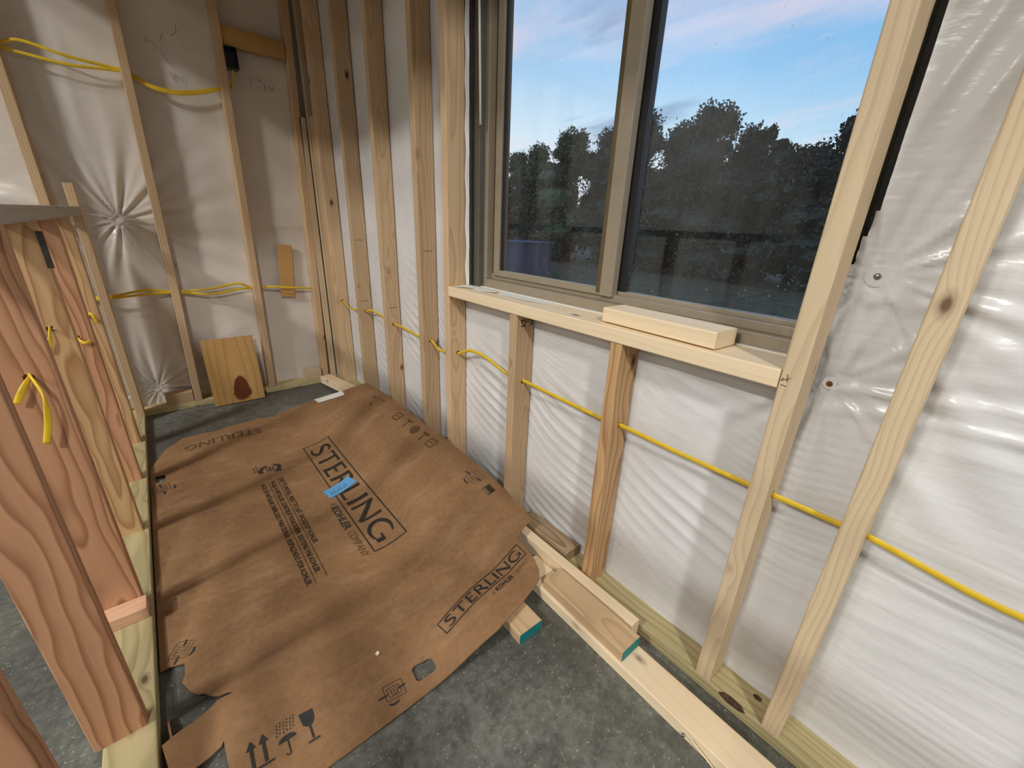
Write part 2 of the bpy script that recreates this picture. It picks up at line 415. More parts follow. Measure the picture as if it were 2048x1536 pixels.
Y_R = [-.135, -.541, -.928, -1.325, -1.557]      # upper (far) edges of window-wall studs A0 A B C D
pn1 = pseudo(3, 9, 9, 9); pn2 = pseudo(4, 9, 16, 16); pn3 = pseudo(9, 10, 5, 40)
bays = [(-.173, -.541), (-.579, -.928), (-.966, -1.325), (-1.363, -1.557), (-1.595, -1.981), (-2.019, -2.404), (-2.442, -2.810), (-2.848, -2.975), (-3.013, -3.40), (-3.438, -3.81)]
def bay_t(y):
    t = np.zeros_like(y); wdt = np.full_like(y, .4)
    for a, b_ in bays:
        k = (y <= a) & (y >= b_); t = np.where(k, (a-y)/(a-b_), t)
    return t
def crease(ph, sharp=3.0):
    return 2*(.5+.5*np.sin(2*ph))**2-.75                  # broad valleys between narrower ridges
def f_right(y, z):
    t = np.clip(bay_t(y), 0, 1)
    d = .004*np.sin(np.pi*t)*(1+.3*pn1(y, z))+.0007*pn2(y, z)
    low = 1/(1+np.exp((z-.90)/.05))
    # swags: hang from the upper-left of each bay and sweep down to the right, flattening out
    sw = z+.16*np.sqrt(t+.02)+.012*pn1(y*1.3, z)
    m1 = np.clip(.5+.7*pn2(y*.55, z*.9), .1, 1.2)
    amp = np.where(y > -2.83, np.clip(.25+.9*t, 0, 1), .22)
    sw = np.where(y > -2.83, sw, z+.10*y+.010*pn1(y*1.3, z))
    fine_r = np.where(y > -2.83, .0, .0010)*crease((z+.06*y)*190+2*pn1(y*1.5, z))*np.clip(.4+.7*pn2(y*.8+1, z*1.5), 0, 1)
    d = d+fine_r
    d = d+.0034*crease(sw*64+1.5*pn1(y, z))*m1*low*amp
    d = d+.0012*crease(sw*150+2*pn1(y*2, z*2))*np.clip(.2+pn2(y+3, z), 0, 1)*low
    d = d+pinch(y, z, -2.889, 1.078, .014, .46, 17, .0060, 5)
    d = d+pinch(y, z, -2.873, .868, .012, .36, 15, .0050, 8)
    d = d+pinch(y, z, -3.42, 1.08, .016, .5, 17, .005, 12)
    right = 1/(1+np.exp((y+2.86)/.01))
    # upper sheet laps over the lower one: a ledge with a ragged shadow line under the washer
    zl = 1.030+.10*(y+2.9)+.006*np.sin(y*120)
    d = d+right*.010/(1+np.exp(-(z-zl)/.003))*np.exp(-np.clip(z-zl, 0, 9)/.10)*np.exp(-((y+2.90)/.10)**2)
    d = d+right*.0040*crease((z+.12*y)*70+1.5*pn1(y, z))*np.exp(-((z-.86)/.05)**2)
    d = d+right*.0032*crease((z*.35+y)*48+pn2(y, z))*np.exp(-((z-1.38)/.2)**2)
    X = .084-d
    return np.stack([X, y, z], -1)
ys = np.arange(-4.2, .085, .007); zs_ = np.arange(.01, 2.36, .007)
# the window opening leaves the sheet out between the king stud and the jack stud
grid_sheet('insulation_facing', ys, zs_, f_right, lambda y, z: ~((y < -1.600) & (y > -2.838-.024*np.clip((z-1.05)/.15, 0, 1)) & (z > .862)), M_sheet, wr)

X_B = [-1.244, -.8375, -.4156]
def f_back(x, z):
    d = .005*np.sin((x+.8375)/.4064*np.pi)**2*(1+.3*pn1(x, z))+.0008*pn2(x, z)
    d = d+pinch(x, z, -.981, 1.081, .02, .60, 15, .0085, 21)
    d = d+pinch(x, z, -1.02, .13, .015, .5, 16, .006, 23)
    d = d+pinch(x, z, -1.75, 1.08, .02, .6, 15, .008, 25)
    d = d+.0045*crease(x*30+1.6*pn1(x*.7, z*.5))*np.clip(.2+pn2(x*.5, z*.3), 0, 1)*np.exp(-((x+1.0)/.2)**2)
    d = d+.004/(1+np.exp(-(z-1.06)/.004))*(x > -.40)       # lap seam near the corner
    return np.stack([x, .084-d, z], -1)
xs = np.arange(-3.2, .085, .007)
grid_sheet('insulation_facing', xs, zs_, f_back, lambda x, z: x > -99, M_sheet_b, wb)

# ---------------- window-wall lumber
ZC = .612                                        # height of the cable holes
def wstud(yfar, z1, name='stud', mat=W_pine, z0=T, depth=WD, hole=True, x0=0.0, lean=0.0):
    hs = [(ZC-z0, 0.0, .0090)] if hole and z1 > ZC else []
    return board(name, (x0+depth/2, yfar-T/2, z0), (x0+depth/2, yfar-T/2+lean, z1), (1, 0, 0), depth, T, mat, wr, holes=hs)
bp = board('bottom_plate', (WD/2+.002, .08, T/2), (WD/2+.002, -4.2, T/2), (1, 0, 0), WD+.004, T, W_treat, wr)
board('top_plate', (WD/2, .08, ZTOP+T/2), (WD/2, -4.2, ZTOP+T/2), (1, 0, 0), WD, T, W_pine, wr)
mats_r = [W_pine, W_pine, W_pine, W_pine]
wstud(-.135, ZTOP, mat=W_pine); wstud(0.0, ZTOP, mat=W_pale, hole=False)
for yy, mm in ((-.541, W_pine), (-.928, W_pine), (-1.325, W_pine), (-1.557, W_pine)): wstud(yy, ZTOP, mat=mm)
wstud(-1.981, ZS-T, 'cripple_stud', W_pine); wstud(-2.404, ZS-T, 'cripple_stud', W_tan)
wstud(-2.810, ZTOP, mat=W_pale); wstud(-2.975, ZTOP, mat=W_pale); wstud(-3.40, ZTOP, mat=W_pale); wstud(-3.81, ZTOP, mat=W_pale)
board('sill_plate', (.066, -1.596, ZS-T/2), (.066, -2.809, ZS-T/2), (1, 0, 0), .14, T, W_white, wr)
board('header', (WD/2, -1.596, 2.235), (WD/2, -2.809, 2.235), (0, 0, 1), .24, WD, W_pale, wr)
board('filler_block', (WD/2+.004, -.0875, T), (WD/2+.004, -.0875, 1.69), (1, 0, 0), WD, .088, W_pine, wr)
board('recess_board', (.068, -.0875, 1.69), (.068, -.0875, ZTOP), (0, 1, 0), .09, .015, W_dark, wr)
# pencil and stamp marks
def mark(a, b_, wid, mat, par, wv, th=.0006):
    return board('mark', a, b_, wv, wid, th, mat, par, r=.0002)
PM = -.0004
for a, b_ in (((-2.817, .882), (-2.813, .875)), ((-2.813, .875), (-2.822, .880)), ((-2.822, .880), (-2.828, .884)), ((-2.8215, .890), (-2.8235, .875)), ((-2.814, .867), (-2.825, .866))):
    mark((PM, a[0], a[1]), (PM, b_[0], b_[1]), .0013, M_pencil, wr, (0, .3, 1) if abs(a[1]-b_[1]) < abs(a[0]-b_[0]) else (0, 1, .3))
ye = -2.0194
for x_, z_, w_, h_ in ((.024, .836, .006, .008), (.033, .838, .007, .005), (.040, .831, .005, .010), (.027, .828, .007, .004), (.024, .818, .006, .005), (.034, .818, .009, .007), (.050, .835, .004, .013), (.061, .837, .006, .005), (.070, .834, .004, .011), (.063, .829, .006, .004), (.066, .820, .005, .007), (.073, .823, .004, .008)):
    mark((x_-w_/2, ye, z_), (x_+w_/2, ye, z_), h_, M_hole, wr, (0, 0, 1))
for yst, zz in ((-.579, 1.02), (-1.363, 1.015), (-.579, .675), (-.966, .70)):
    for k in range(4): mark((.018+k*.012, yst-.0004, zz+.002*(k % 2)), (.026+k*.012, yst-.0004, zz+.002*(k % 2)), .003, M_ink_f, wr, (0, 0, 1))
hand = [((-.246, 1.851), (-.261, 1.805)), ((-.262, 1.850), (-.246, 1.852)), ((-.202, 1.860), (-.205, 1.843)), ((-.222, 1.851), (-.205, 1.847)), ((-.219, 1.804), (-.212, 1.817)), ((-.190, 1.831), (-.180, 1.829)), ((-.190, 1.830), (-.183, 1.816)), ((-.183, 1.816), (-.190, 1.805)),
        ((-.166, 1.833), (-.160, 1.820)), ((-.160, 1.820), (-.166, 1.808)), ((-.146, 1.832), (-.148, 1.808)), ((-.146, 1.830), (-.134, 1.820)),
        ((-.688, 1.943), (-.695, 1.907)), ((-.688, 1.925), (-.665, 1.915)), ((-.665, 1.915), (-.660, 1.893)), ((-.619, 1.966), (-.633, 1.936)), ((-.556, 2.018), (-.560, 1.985)), ((-.560, 1.985), (-.585, 1.962)), ((-.640, 1.880), (-.625, 1.842)), ((-.629, 1.878), (-.612, 1.830)), ((-.612, 1.850), (-.590, 1.848)), ((-.620, 1.802), (-.605, 1.768)), ((-.605, 1.800), (-.590, 1.780)), ((-.572, 1.795), (-.575, 1.765))]
for a, b_ in hand: mark((a[0], .0725, a[1]), (b_[0], .0725, b_[1]), .0022, M_mark, wb, (1, 0, .5) if abs(a[1]-b_[1]) > abs(a[0]-b_[0]) else (0, 0, 1))
# bark pocket on the bottom plate edge between the two right-hand studs
def blob(name, c, rx, ry, rz, mat, par):
    bm = bmesh.new(); bmesh.ops.create_icosphere(bm, subdivisions=3, radius=1)
    for v_ in bm.verts: v_.co = Vector((v_.co.x*rx*(1+.12*math.sin(9*v_.co.y)), v_.co.y*ry, v_.co.z*rz))
    me = bpy.data.meshes.new(name); bm.to_mesh(me); bm.free()
    o = link_mesh(name, me, mat, par, True); o.location = c; return o
blob('bark_pocket', (.002, -2.908, .033), .009, .034, .008, M_bark2, wr)
blob('knot', (.060, -2.946, .0375), .008, .011, .0016, M_bark2, wr)
# washers pinning the facing
def washer(y, z, x, r, mat_s, lab):
    bm = bmesh.new()
    bmesh.ops.create_cone(bm, cap_ends=True, segments=28, radius1=r, radius2=r*.86, depth=.003, matrix=Matrix.Translation((0, 0, 0)))
    me = bpy.data.meshes.new('washer'); bm.to_mesh(me); bm.free()
    o = link_mesh('washer', me, M_sheet, wr); o.matrix_basis = Matrix.Translation((x, y, z)) @ Matrix.Rotation(-math.pi/2, 4, 'Y'); o['label'] = lab
    bm = bmesh.new(); bmesh.ops.create_uvsphere(bm, u_segments=14, v_segments=8, radius=.0055, matrix=Matrix.Diagonal((1, 1, .6, 1)))
    me = bpy.data.meshes.new('screw_head'); bm.to_mesh(me); bm.free()
    s = link_mesh('screw_head', me, mat_s, o, True, local=True); s.location = (0, 0, .003)
washer(-2.889, 1.078, .091, .021, M_steel, 'white insulation washer with grey screw beside the window stud')
washer(-2.873, .868, .090, .014, M_rust, 'white washer with rusty screw level with the sill')

# ---------------- back-wall lumber
def bstud(x0, z1=ZTOP, z0=T, mat=W_pine, xt=None, name='stud', holes=True):
    xt = x0 if xt is None else xt
    hs = [(.70-z0, 0, .0090), (1.765-z0, 0, .0090)] if holes else []
    return board(name, (x0+T/2, WD/2, z0), (xt+T/2, WD/2, z1), (0, 1, 0), WD, T, mat, wb, holes=hs)
board('bottom_plate', (-3.2, WD/2+.002, T/2), (-.004, WD/2+.002, T/2), (0, 1, 0), WD+.004, T, W_treat, wb)
board('top_plate', (-3.2, WD/2, ZTOP+T/2), (-.004, WD/2, ZTOP+T/2), (0, 1, 0), WD, T, W_pine, wb)
for x0, xt in ((-1.250, -1.242), (-.862, -.806), (-.452, -.400), (-1.66, -1.65), (-2.06, -2.06)): bstud(x0, xt=xt)
bstud(-.098, mat=W_pine, xt=-.055, holes=False)
bstud(-.044, mat=W_pale, xt=-.042, z1=1.69, holes=False)
board('blocking', (-.384, .03, 2.008), (-.066, .03, 2.010), (0, 0, 1), .088, T, W_ply, wb)

# ---------------- half wall on the left
wl = empty('wall_left', (XL-.045, -2.0, 0)); tag(wl, 'open half wall of reddish studs under a grey cap board', 'wall', kind='structure')
hw = lambda o: o
hw(board('bottom_plate', (XL-.046, -.002, T/2), (XL-.046, -4.2, T/2), (1, 0, 0), .092, T, W_treat, wl))
hw(board('cap_board', (XL-.052, -.094, 1.120), (XL-.052, -4.2, 1.120), (1, 0, 0), .104, T, W_cap, wl))
hmat = [W_fir, W_fir, W_tan, W_fir, W_tan]
y1 = -2.077; XS = XL-.016
studs_l = []
zh = {1: .772, 2: .80, 3: .68, 4: .69}
for k in range(-2, 5):
    yf = y1+k*.4064
    mat = {-2: W_fir, -1: W_fir, 0: W_fir, 1: W_fir, 2: W_tan, 3: W_fir, 4: W_tan}[k]
    hs = [(zh[k]-T, .0, .0095)] if k in zh else []
    studs_l.append(hw(board('stud', (XS-.0445, yf+T/2, T), (XS-.0445, yf+T/2, 1.101), (1, 0, 0), .089, T, mat, wl, holes=hs)))
hw(board('end_stud', (-1.120, -.047, T), (-1.120, -.047, 1.24), (0, 1, 0), .089, .036, W_pine, wl))
o = hw(board('block', (XS-.0885, y1+.4064-.030, T*1.5), (XS+.010, y1+.4064-.030, T*1.5), (0, 1, 0), .058, T, W_fresh, wl))
o = hw(box('nail_plate', (XS-.006, y1+2*.4064-.0022, .972), (XS+.008, y1+2*.4064-.0002, 1.072), M_dplate, wl))

# ---------------- the sliding window
win = empty('window_1', (.15, (WY0+WY1)/2, WZ0)); tag(win, 'beige two-pane sliding window with dusty glass above the sill', 'window', kind='structure')
def wp(name, lo, hi, mat, bev=.002, par=None):
    return box(name, lo, hi, mat, par or win, bev)
# outer frame
wp('frame_bottom', (.125, WY0, WZ0), (.205, WY1, .930), M_frame)
wp('frame_lip', (.150, WY0+.03, .930), (.205, WY1-.03, .952), M_frame)
wp('frame_top', (.125, WY0, WZ1-.04), (.205, WY1, WZ1), M_frame)
wp('frame_left', (.125, WY1-.030, .930), (.205, WY1, WZ1-.04), M_frame)
wp('frame_right', (.125, WY0, .930), (.205, WY0+.030, WZ1-.04), M_frame)
wp('track_channel', (.165, WY1-.062, .952), (.200, WY1-.030, WZ1-.04), M_frame_d)
# left sash (inner track)
sy0, sy1 = -2.285, WY1-.052
sash = wp('sliding_sash', (.138, sy0, .946), (.166, sy0+.046, WZ1-.045), M_frame)          # meeting stile carries the rest of the sash
wp('stile', (.142, sy1-.034, .946), (.166, sy1, WZ1-.045), M_frame, par=sash)
wp('rail', (.142, sy0+.046, .946), (.166, sy1-.034, .968), M_frame, par=sash)
wp('rail', (.142, sy0+.046, WZ1-.09), (.166, sy1-.034, WZ1-.045), M_frame, par=sash)
wp('stile_edge', (.1375, sy0+.046, .955), (.160, sy0+.060, WZ1-.05), M_frame_d, par=sash)
wp('gasket', (.150, sy1-.046, .962), (.160, sy1-.034, WZ1-.09), M_gasket, 0, par=sash)
p = wp('pane', (.153, sy0+.050, .966), (.157, sy1-.040, WZ1-.085), M_glass, 0, par=sash); p['label'] = 'dusty left window pane'
# right fixed light (outer track)
fx = wp('fixed_light', (.170, WY0+.03, .940), (.200, sy0+.03, .962), M_frame)
wp('gasket', (.172, sy0-.020, .962), (.196, sy0+.012, WZ1-.05), M_gasket, 0, par=fx)
p = wp('pane', (.184, WY0+.028, .958), (.188, sy0+.02, WZ1-.05), M_glass, 0, par=fx); p['label'] = 'dusty right window pane'
wp('jamb_trim', (.100, WY1-.012, WZ0), (.188, WY1+.028, WZ1), M_jamb)
wp('foam_strip', (.088, WY1+.022, WZ0), (.106, WY1+.038, WZ1), M_foam, 0)
wp('sill_flashing', (.112, WY0+.01, ZS+.0003), (.190, WY1, ZS+.0035), M_white, 0)
# facing turned into the opening beside the king stud
gx = np.linspace(.078, .094, 4); gz = np.linspace(.90, 2.2, 120)
grid_sheet('facing_return', gx, gz, lambda x, z: np.stack([x, -1.599-(x-.078)*.9+.003*np.sin(z*40+pn1(x, z)), z], -1), lambda x, z: x > -9, M_sheet, wr)

# ================================================================== OUTSIDE
lawn = box('ground_outside', (.30, -30, -.75), (90, 70, -.45), M_grass); tag(lawn, 'dusky mown lawn outside the window', 'lawn', kind='structure')
def tree(name, x, y, top, rad, n, mat, label, seed, leaf=.12, trunk=True, cat='tree', group='trees beyond the lawn'):
    r = np.random.RandomState(seed); base = -.45
    t = empty(name, (x, y, base)); tag(t, label, cat, group)
    H = top-base; V = []; F = []
    nb = 9; blobs = []
    for k in range(nb):
        zz = H*(.02 if not trunk else .18)+H*(.86 if not trunk else .70)*(k+.5)/nb; q = 1-.72*max(0, (k/nb-.4)/.6)**1.3
        a = r.uniform(0, 6.28); rr = rad*q
        blobs.append((math.cos(a)*rr*.45, math.sin(a)*rr*.45, zz, rr*r.uniform(.6, .85), H*.13*r.uniform(.8, 1.3)))
    blobs.append((r.uniform(-.2, .2), r.uniform(-.2, .2), H*.9, rad*.38, H*.10))
    blobs.append((r.uniform(-.5, .5), r.uniform(-.5, .5), H*.84, rad*.3, H*.12))
    for k in range(9):                                         # ragged upper sprays
        a = r.uniform(0, 6.28); q = r.uniform(.1, .75)*rad
        blobs.append((math.cos(a)*q, math.sin(a)*q, H*(r.uniform(.80, .99)-.22*q/rad), rad*r.uniform(.12, .24), H*r.uniform(.035, .07)))
    per = n//len(blobs)
    for k, (bx_, by_, bz_, br, bh) in enumerate(blobs):      # dense inner foliage
        q = .70 if k < nb else .35
        bm = bmesh.new(); bmesh.ops.create_icosphere(bm, subdivisions=2, radius=1)
        i0 = len(V)
        for v_ in bm.verts:
            jj = q*r.uniform(.8, 1.12); V.append([bx_+v_.co.x*br*jj, by_+v_.co.y*br*jj, max(.02, bz_+v_.co.z*bh*jj)])
        F.extend([tuple(i0+v_.index for v_ in f_.verts) for f_ in bm.faces]); bm.free()
    for bx_, by_, bz_, br, bh in blobs:
        d = r.normal(size=(per, 3)); d /= np.linalg.norm(d, axis=1)[:, None]
        rr = r.uniform(.25, 1.0, per)**.5*(1+.25*(r.uniform(size=per) > .93))
        c = np.stack([bx_+d[:, 0]*rr*br, by_+d[:, 1]*rr*br, bz_+d[:, 2]*rr*bh], 1)
        c[:, 2] = np.maximum(c[:, 2], .05)
        e1 = r.normal(size=(per, 3)); e1 /= np.linalg.norm(e1, axis=1)[:, None]
        e2 = np.cross(e1, r.normal(size=(per, 3))); e2 /= np.linalg.norm(e2, axis=1)[:, None]
        s = leaf*r.uniform(.6, 1.3, per)[:, None]
        i0 = len(V)
        quad = np.stack([c-e1*s*.6, c-e2*s*.32, c+e1*s*.6, c+e2*s*.32], 1).reshape(-1, 3)
        V.extend(quad.tolist()); F.extend([(i0+4*i, i0+4*i+1, i0+4*i+2, i0+4*i+3) for i in range(per)])
    link_mesh('foliage', mesh_from('foliage', V, F), mat, t, local=True)
    if trunk:
        bm = bmesh.new(); bmesh.ops.create_cone(bm, cap_ends=True, segments=9, radius1=.14, radius2=.03, depth=H*.85, matrix=Matrix.Translation((0, 0, H*.425)))
        for k in range(6):
            a = r.uniform(0, 6.28); m_ = Matrix.Translation((0, 0, H*r.uniform(.3, .6))) @ Matrix.Rotation(a, 4, 'Z') @ Matrix.Rotation(r.uniform(.5, .9), 4, 'Y')
            bmesh.ops.create_cone(bm, cap_ends=True, segments=6, radius1=.05, radius2=.012, depth=rad*1.2, matrix=m_ @ Matrix.Translation((0, 0, rad*.6)))
        me = bpy.data.meshes.new('trunk'); bm.to_mesh(me); bm.free(); link_mesh('trunk', me, M_bark, t, local=True)
    return t
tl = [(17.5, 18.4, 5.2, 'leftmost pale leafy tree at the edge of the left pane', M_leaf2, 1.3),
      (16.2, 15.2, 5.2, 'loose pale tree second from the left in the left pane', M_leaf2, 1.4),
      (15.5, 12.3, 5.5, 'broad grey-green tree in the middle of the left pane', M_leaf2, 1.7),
      (17.0, 11.2, 5.6, 'tree half hidden behind the meeting stile of the window', M_leaf, 1.5),
      (15.6, 8.6, 5.75, 'tall dark tree just right of the meeting stile', M_leaf, 1.35),
      (16.6, 7.1, 5.3, 'dark tree between the two tallest in the right pane', M_leaf, 1.4),
      (15.4, 5.4, 5.5, 'tallest pointed dark tree in the right pane', M_leaf, 1.35),
      (17.2, 4.6, 4.9, 'thin dark tree right of the pointed one', M_leaf, 1.2),
      (15.8, 3.3, 4.05, 'low dark tree in the dip of the skyline', M_leaf, 1.2),
      (16.4, 2.2, 3.95, 'low rounded dark tree near the jack stud', M_leaf, 1.2),
      (15.6, .9, 4.7, 'dark tree rising behind the jack stud at the right', M_leaf, 1.3),
      (16.5, -1.4, 4.9, 'dark tree outside hidden by the right-hand wall studs', M_leaf, 1.5),
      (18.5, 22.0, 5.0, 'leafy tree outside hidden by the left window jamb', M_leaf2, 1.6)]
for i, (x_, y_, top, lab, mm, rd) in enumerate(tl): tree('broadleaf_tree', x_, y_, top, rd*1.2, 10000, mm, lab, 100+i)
for i, (y_, top) in enumerate(((17.4, 2.6), (14.8, 2.5), (12.6, 2.6), (10.0, 2.4), (7.9, 2.6), (6.3, 2.5), (4.4, 2.4), (2.7, 2.3), (1.2, 2.4), (-.5, 2.5))):
    nm = ['far left', 'second from the left', 'third from the left', 'fourth from the left', 'fifth from the left', 'sixth from the left', 'seventh from the left', 'eighth from the left', 'ninth from the left', 'rightmost'][i]
    tree('shrub', 15.2+.4*math.sin(i*2.3), y_, top+.9, 1.7, 6500, M_leaf, nm+' of the dark shrubs along the tree line', 300+i, .15, False, 'shrub', 'shrubs under the trees')
sh = empty('bluish_stand_in', (9.0, 8.0, -.45)); tag(sh, 'dim bluish box on the lawn, standing in for a reflection-like shape in the left pane', 'shed')  # added box standing in for a bluish, reflection-like shape in the pane
o = box('box_body', (8.4, 7.35, -.45), (9.6, 8.55, .55), M_blue_box, sh)
o = box('box_lid', (8.35, 7.30, .55), (9.65, 8.60, .61), M_blue_box, sh)

# ================================================================== CABLES
def cable(pts, label, group=None, n=8, rx=.0066, rz=.0028):
    o = tube('electrical_cable', pts, rx, rz, M_yel, None, n=n); tag(o, label, 'cable', group); return o
xc = WD/2
cable([(xc, -.10, .612), (xc, -.17, .610), (xc-.008, -.35, .592), (xc, -.53, .61), (xc, -.58, .612), (xc-.012, -.70, .640), (xc-.008, -.83, .632), (xc, -.93, .613), (xc, -.97, .614),
       (xc-.008, -1.10, .618), (xc, -1.25, .606), (xc, -1.325, .610), (xc, -1.37, .612), (xc-.004, -1.45, .588), (xc, -1.55, .603), (xc, -1.60, .610), (xc-.012, -1.70, .650), (xc-.012, -1.80, .652),
       (xc-.006, -1.92, .622), (xc, -1.99, .612), (xc, -2.03, .617), (xc, -2.2, .612), (xc, -2.40, .608), (xc, -2.45, .613), (xc, -2.63, .609), (xc, -2.80, .609), (xc, -2.85, .610), (xc, -2.97, .612), (xc, -3.02, .612), (xc, -3.2, .592), (xc, -3.40, .610), (xc, -3.75, .61)],
      'long yellow cable threaded through the studs under the window')
yc = WD/2
cable([(-1.6, yc, 1.79), (-1.25, yc, 1.775), (-1.14, yc-.015, 1.80), (-1.0, yc-.02, 1.775), (-.865, yc, 1.768), (-.80, yc, 1.763), (-.72, yc-.01, 1.72), (-.62, yc-.01, 1.712), (-.50, yc, 1.74), (-.43, yc, 1.762), (-.375, yc, 1.770), (-.352, yc-.018, 1.80), (-.345, yc-.025, 1.860)],
      'yellow cable swagging high across the back wall to the dark box')
cable([(-1.6, yc, 1.75), (-1.25, yc, 1.765), (-1.15, yc-.012, 1.755), (-1.0, yc-.015, 1.742), (-.865, yc, 1.757), (-.80, yc, 1.755), (-.72, yc-.014, 1.712), (-.62, yc-.014, 1.702), (-.50, yc, 1.73), (-.43, yc, 1.757), (-.39, yc, 1.76)],
      'lower of two yellow cables running side by side high on the back wall')
cable([(-1.24, yc, .69), (-1.09, yc-.02, .700), (-.95, yc-.02, .722), (-.86, yc, .705), (-.80, yc, .703), (-.66, yc-.025, .712), (-.52, yc-.025, .735), (-.45, yc, .706), (-.40, yc, .704), (-.325, yc-.030, .704), (-.2, yc-.032, .690), (-.08, yc-.01, .676)],
      'yellow cable low on the back wall pinning the tan strip')
cable([(-1.24, yc, .68), (-1.09, yc-.02, .690), (-.95, yc-.022, .700), (-.86, yc, .698), (-.80, yc, .697), (-.66, yc-.02, .680), (-.52, yc-.02, .700), (-.45, yc, .698), (-.40, yc, .696)],
      'yellow cable drooping lowest between the back wall studs')
# cut ends poking out of the half-wall holes
ys2 = y1+.4064; ys3 = y1+2*.4064; ys4 = y1+3*.4064
cxh = XS-.0445
cable([(cxh+.004, ys2+.03, .770), (cxh+.002, ys2-.012, .772), (cxh-.012, ys2-.03, .752), (cxh-.026, ys2-.032, .725)], 'short yellow cable end curling left out of the red stud')
cable([(cxh-.002, ys2+.03, .772), (cxh+.006, ys2-.012, .774), (cxh+.018, ys2-.04, .735), (cxh+.012, ys2-.05, .68), (cxh-.004, ys2-.05, .625)], 'longest yellow cable end hanging from the red stud')
cable([(cxh, ys3+.03, .80), (cxh, ys3-.012, .80), (cxh-.004, ys3-.03, .775), (cxh-.016, ys3-.03, .742)], 'yellow cable end drooping from the tan half-wall stud')
cable([(cxh, ys4+.03, .68), (cxh, ys4-.012, .68), (cxh+.016, ys4-.03, .665), (cxh+.034, ys4-.02, .668)], 'yellow cable end twisting out of the third half-wall stud')
cable([(cxh, ys4+.4064+.03, .69), (cxh, ys4+.4064-.012, .69), (cxh+.02, ys4+.4064-.03, .70), (cxh+.03, ys4+.4064-.03, .66)], 'small yellow cable end at the half-wall stud nearest the back wall')
jb = empty('junction_box', (-.358, .01, 1.86)); tag(jb, 'small dark blue electrical box under the blocking on the back wall', 'junction box')
for nm, lo, hi in (('back', (-.374, .045, 1.862), (-.315, .049, 1.962)), ('side', (-.374, -.008, 1.862), (-.371, .045, 1.962)), ('side', (-.318, -.008, 1.862), (-.315, .045, 1.962)), ('side', (-.371, -.008, 1.862), (-.318, .045, 1.866)), ('side', (-.371, -.008, 1.958), (-.318, .045, 1.962))):
    o = box(nm, lo, hi, M_box, jb)

# ================================================================== LOOSE LUMBER
def lumber(name, p0, p1, wv, wd, th, mat, label, cat, group=None, r=.003, teal=None):
    p0 = Vector(p0); p1 = Vector(p1)
    e = empty(name, (p0+p1)/2-Vector((0, 0, th/2))); tag(e, label, cat, group)
    b_ = board('timber', p0, p1, wv, wd, th, mat, e, r=r)
    if teal:
        a = (p1-p0).normalized(); c = p1+a*.0004
        o = board('painted_end', c-a*.0007, c, wv, wd-.002, th-.002, M_teal, e, r=r); o['label'] = 'teal painted end'
    return e
lumber('lumber_offcut', (.070, -2.352, ZS+T/2+.0036), (.055, -2.672, ZS+T/2+.0036), (1, 0, 0), .092, T, W_white, 'pale wood offcut lying on the window sill', 'offcut')
lumber('long_board', (-.098, -2.24, T/2), (-.110, -3.35, T/2), (1, 0, 0), .089, T, W_white, 'long pale board lying on the concrete along the bottom plate', 'board')
lb = bpy.data.objects['long_board']
o = board('splinter', (-.1575, -2.885, .030), (-.1590, -2.945, .010), (0, 1, 1), .003, .002, W_white, lb, r=.0005); o['label'] = 'pale split splinter'
bm = bmesh.new(); bmesh.ops.create_uvsphere(bm, u_segments=12, v_segments=8, radius=.0045)
me = bpy.data.meshes.new('nail_head'); bm.to_mesh(me); bm.free(); o = link_mesh('nail_head', me, M_steel, lb, True); o.location = (-.1535, -2.865, .016)
lumber('lumber_offcut', (-.095, -2.362, T*1.5), (-.100, -2.672, T*1.5), (1, 0, 0), .080, T, W_pine, 'teal-ended wood offcut stacked on top of the long floor board', 'offcut', teal=True)
lumber('lumber_offcut', (-.030, -1.90, .0385), (-.033, -2.640, .0385), (0, 0, 1), .077, .035, W_white, 'narrow board on edge wedged between long board and wall plate', 'offcut')
lumber('lumber_offcut', (.036, -2.09, T*1.5), (.040, -2.33, T*1.5), (1, 0, 0), .066, T, W_wear, 'weathered grey offcut resting on the plate between two cripple studs', 'offcut')
lumber('lumber_offcut', (-.258, -2.18, T/2), (-.262, -2.442, T/2), (1, 0, 0), .086, T, W_pine, 'teal-ended wood offcut on the floor poking from under the cardboard', 'offcut', teal=True)
lumber('lumber_offcut', (-.10, -.06, .047), (-.03, -.42, .047), (1, .2, 0), .075, .05, W_white, 'short pale board in the corner under the cardboard edge', 'offcut')
lumber('lumber_offcut', (-.998, .036, T+.033), (-.866, .036, T+.033), (0, 1, 0), .066, .066, W_pine, 'pale block on the back plate left of the plywood square', 'block')
lumber('lumber_offcut', (-.215, .030, T+.033), (-.108, .030, T+.033), (0, 1, 0), .060, .066, W_pale, 'pale block on the back plate beside the corner studs', 'block')
# plywood square leaning on the back wall
m = W_ply.copy(); m.name = 'plywood_with_knot'; t = NT(m.node_tree); b = t.n['Principled BSDF']
src = b.inputs['Base Color'].links[0].from_socket
tc = t.new('ShaderNodeTexCoord').outputs['Object']; x, y, z = t.sep(tc)
dx = t.math('DIVIDE', t.math('ADD', x, .115), .09); dy = t.math('DIVIDE', t.math('ADD', y, -.02), t.math('ADD', .058, t.math('MULTIPLY', t.math('ADD', x, .16), -.22)))
dd = t.math('ADD', t.math('SQRT', t.math('ADD', t.math('MULTIPLY', dx, dx), t.math('MULTIPLY', dy, dy))), t.math('MULTIPLY', t.math('SUBTRACT', t.noise(tc, 26, 3), .5), .5))
kc = t.mix(t.noise(t.vmul(tc, (20, 80, 1)), 1, 3), lin((120, 62, 26)), lin((62, 26, 12)))
c = t.mix(t.ramp(dd, [(.85, 1.0), (1.05, 0.0)]), src, kc)
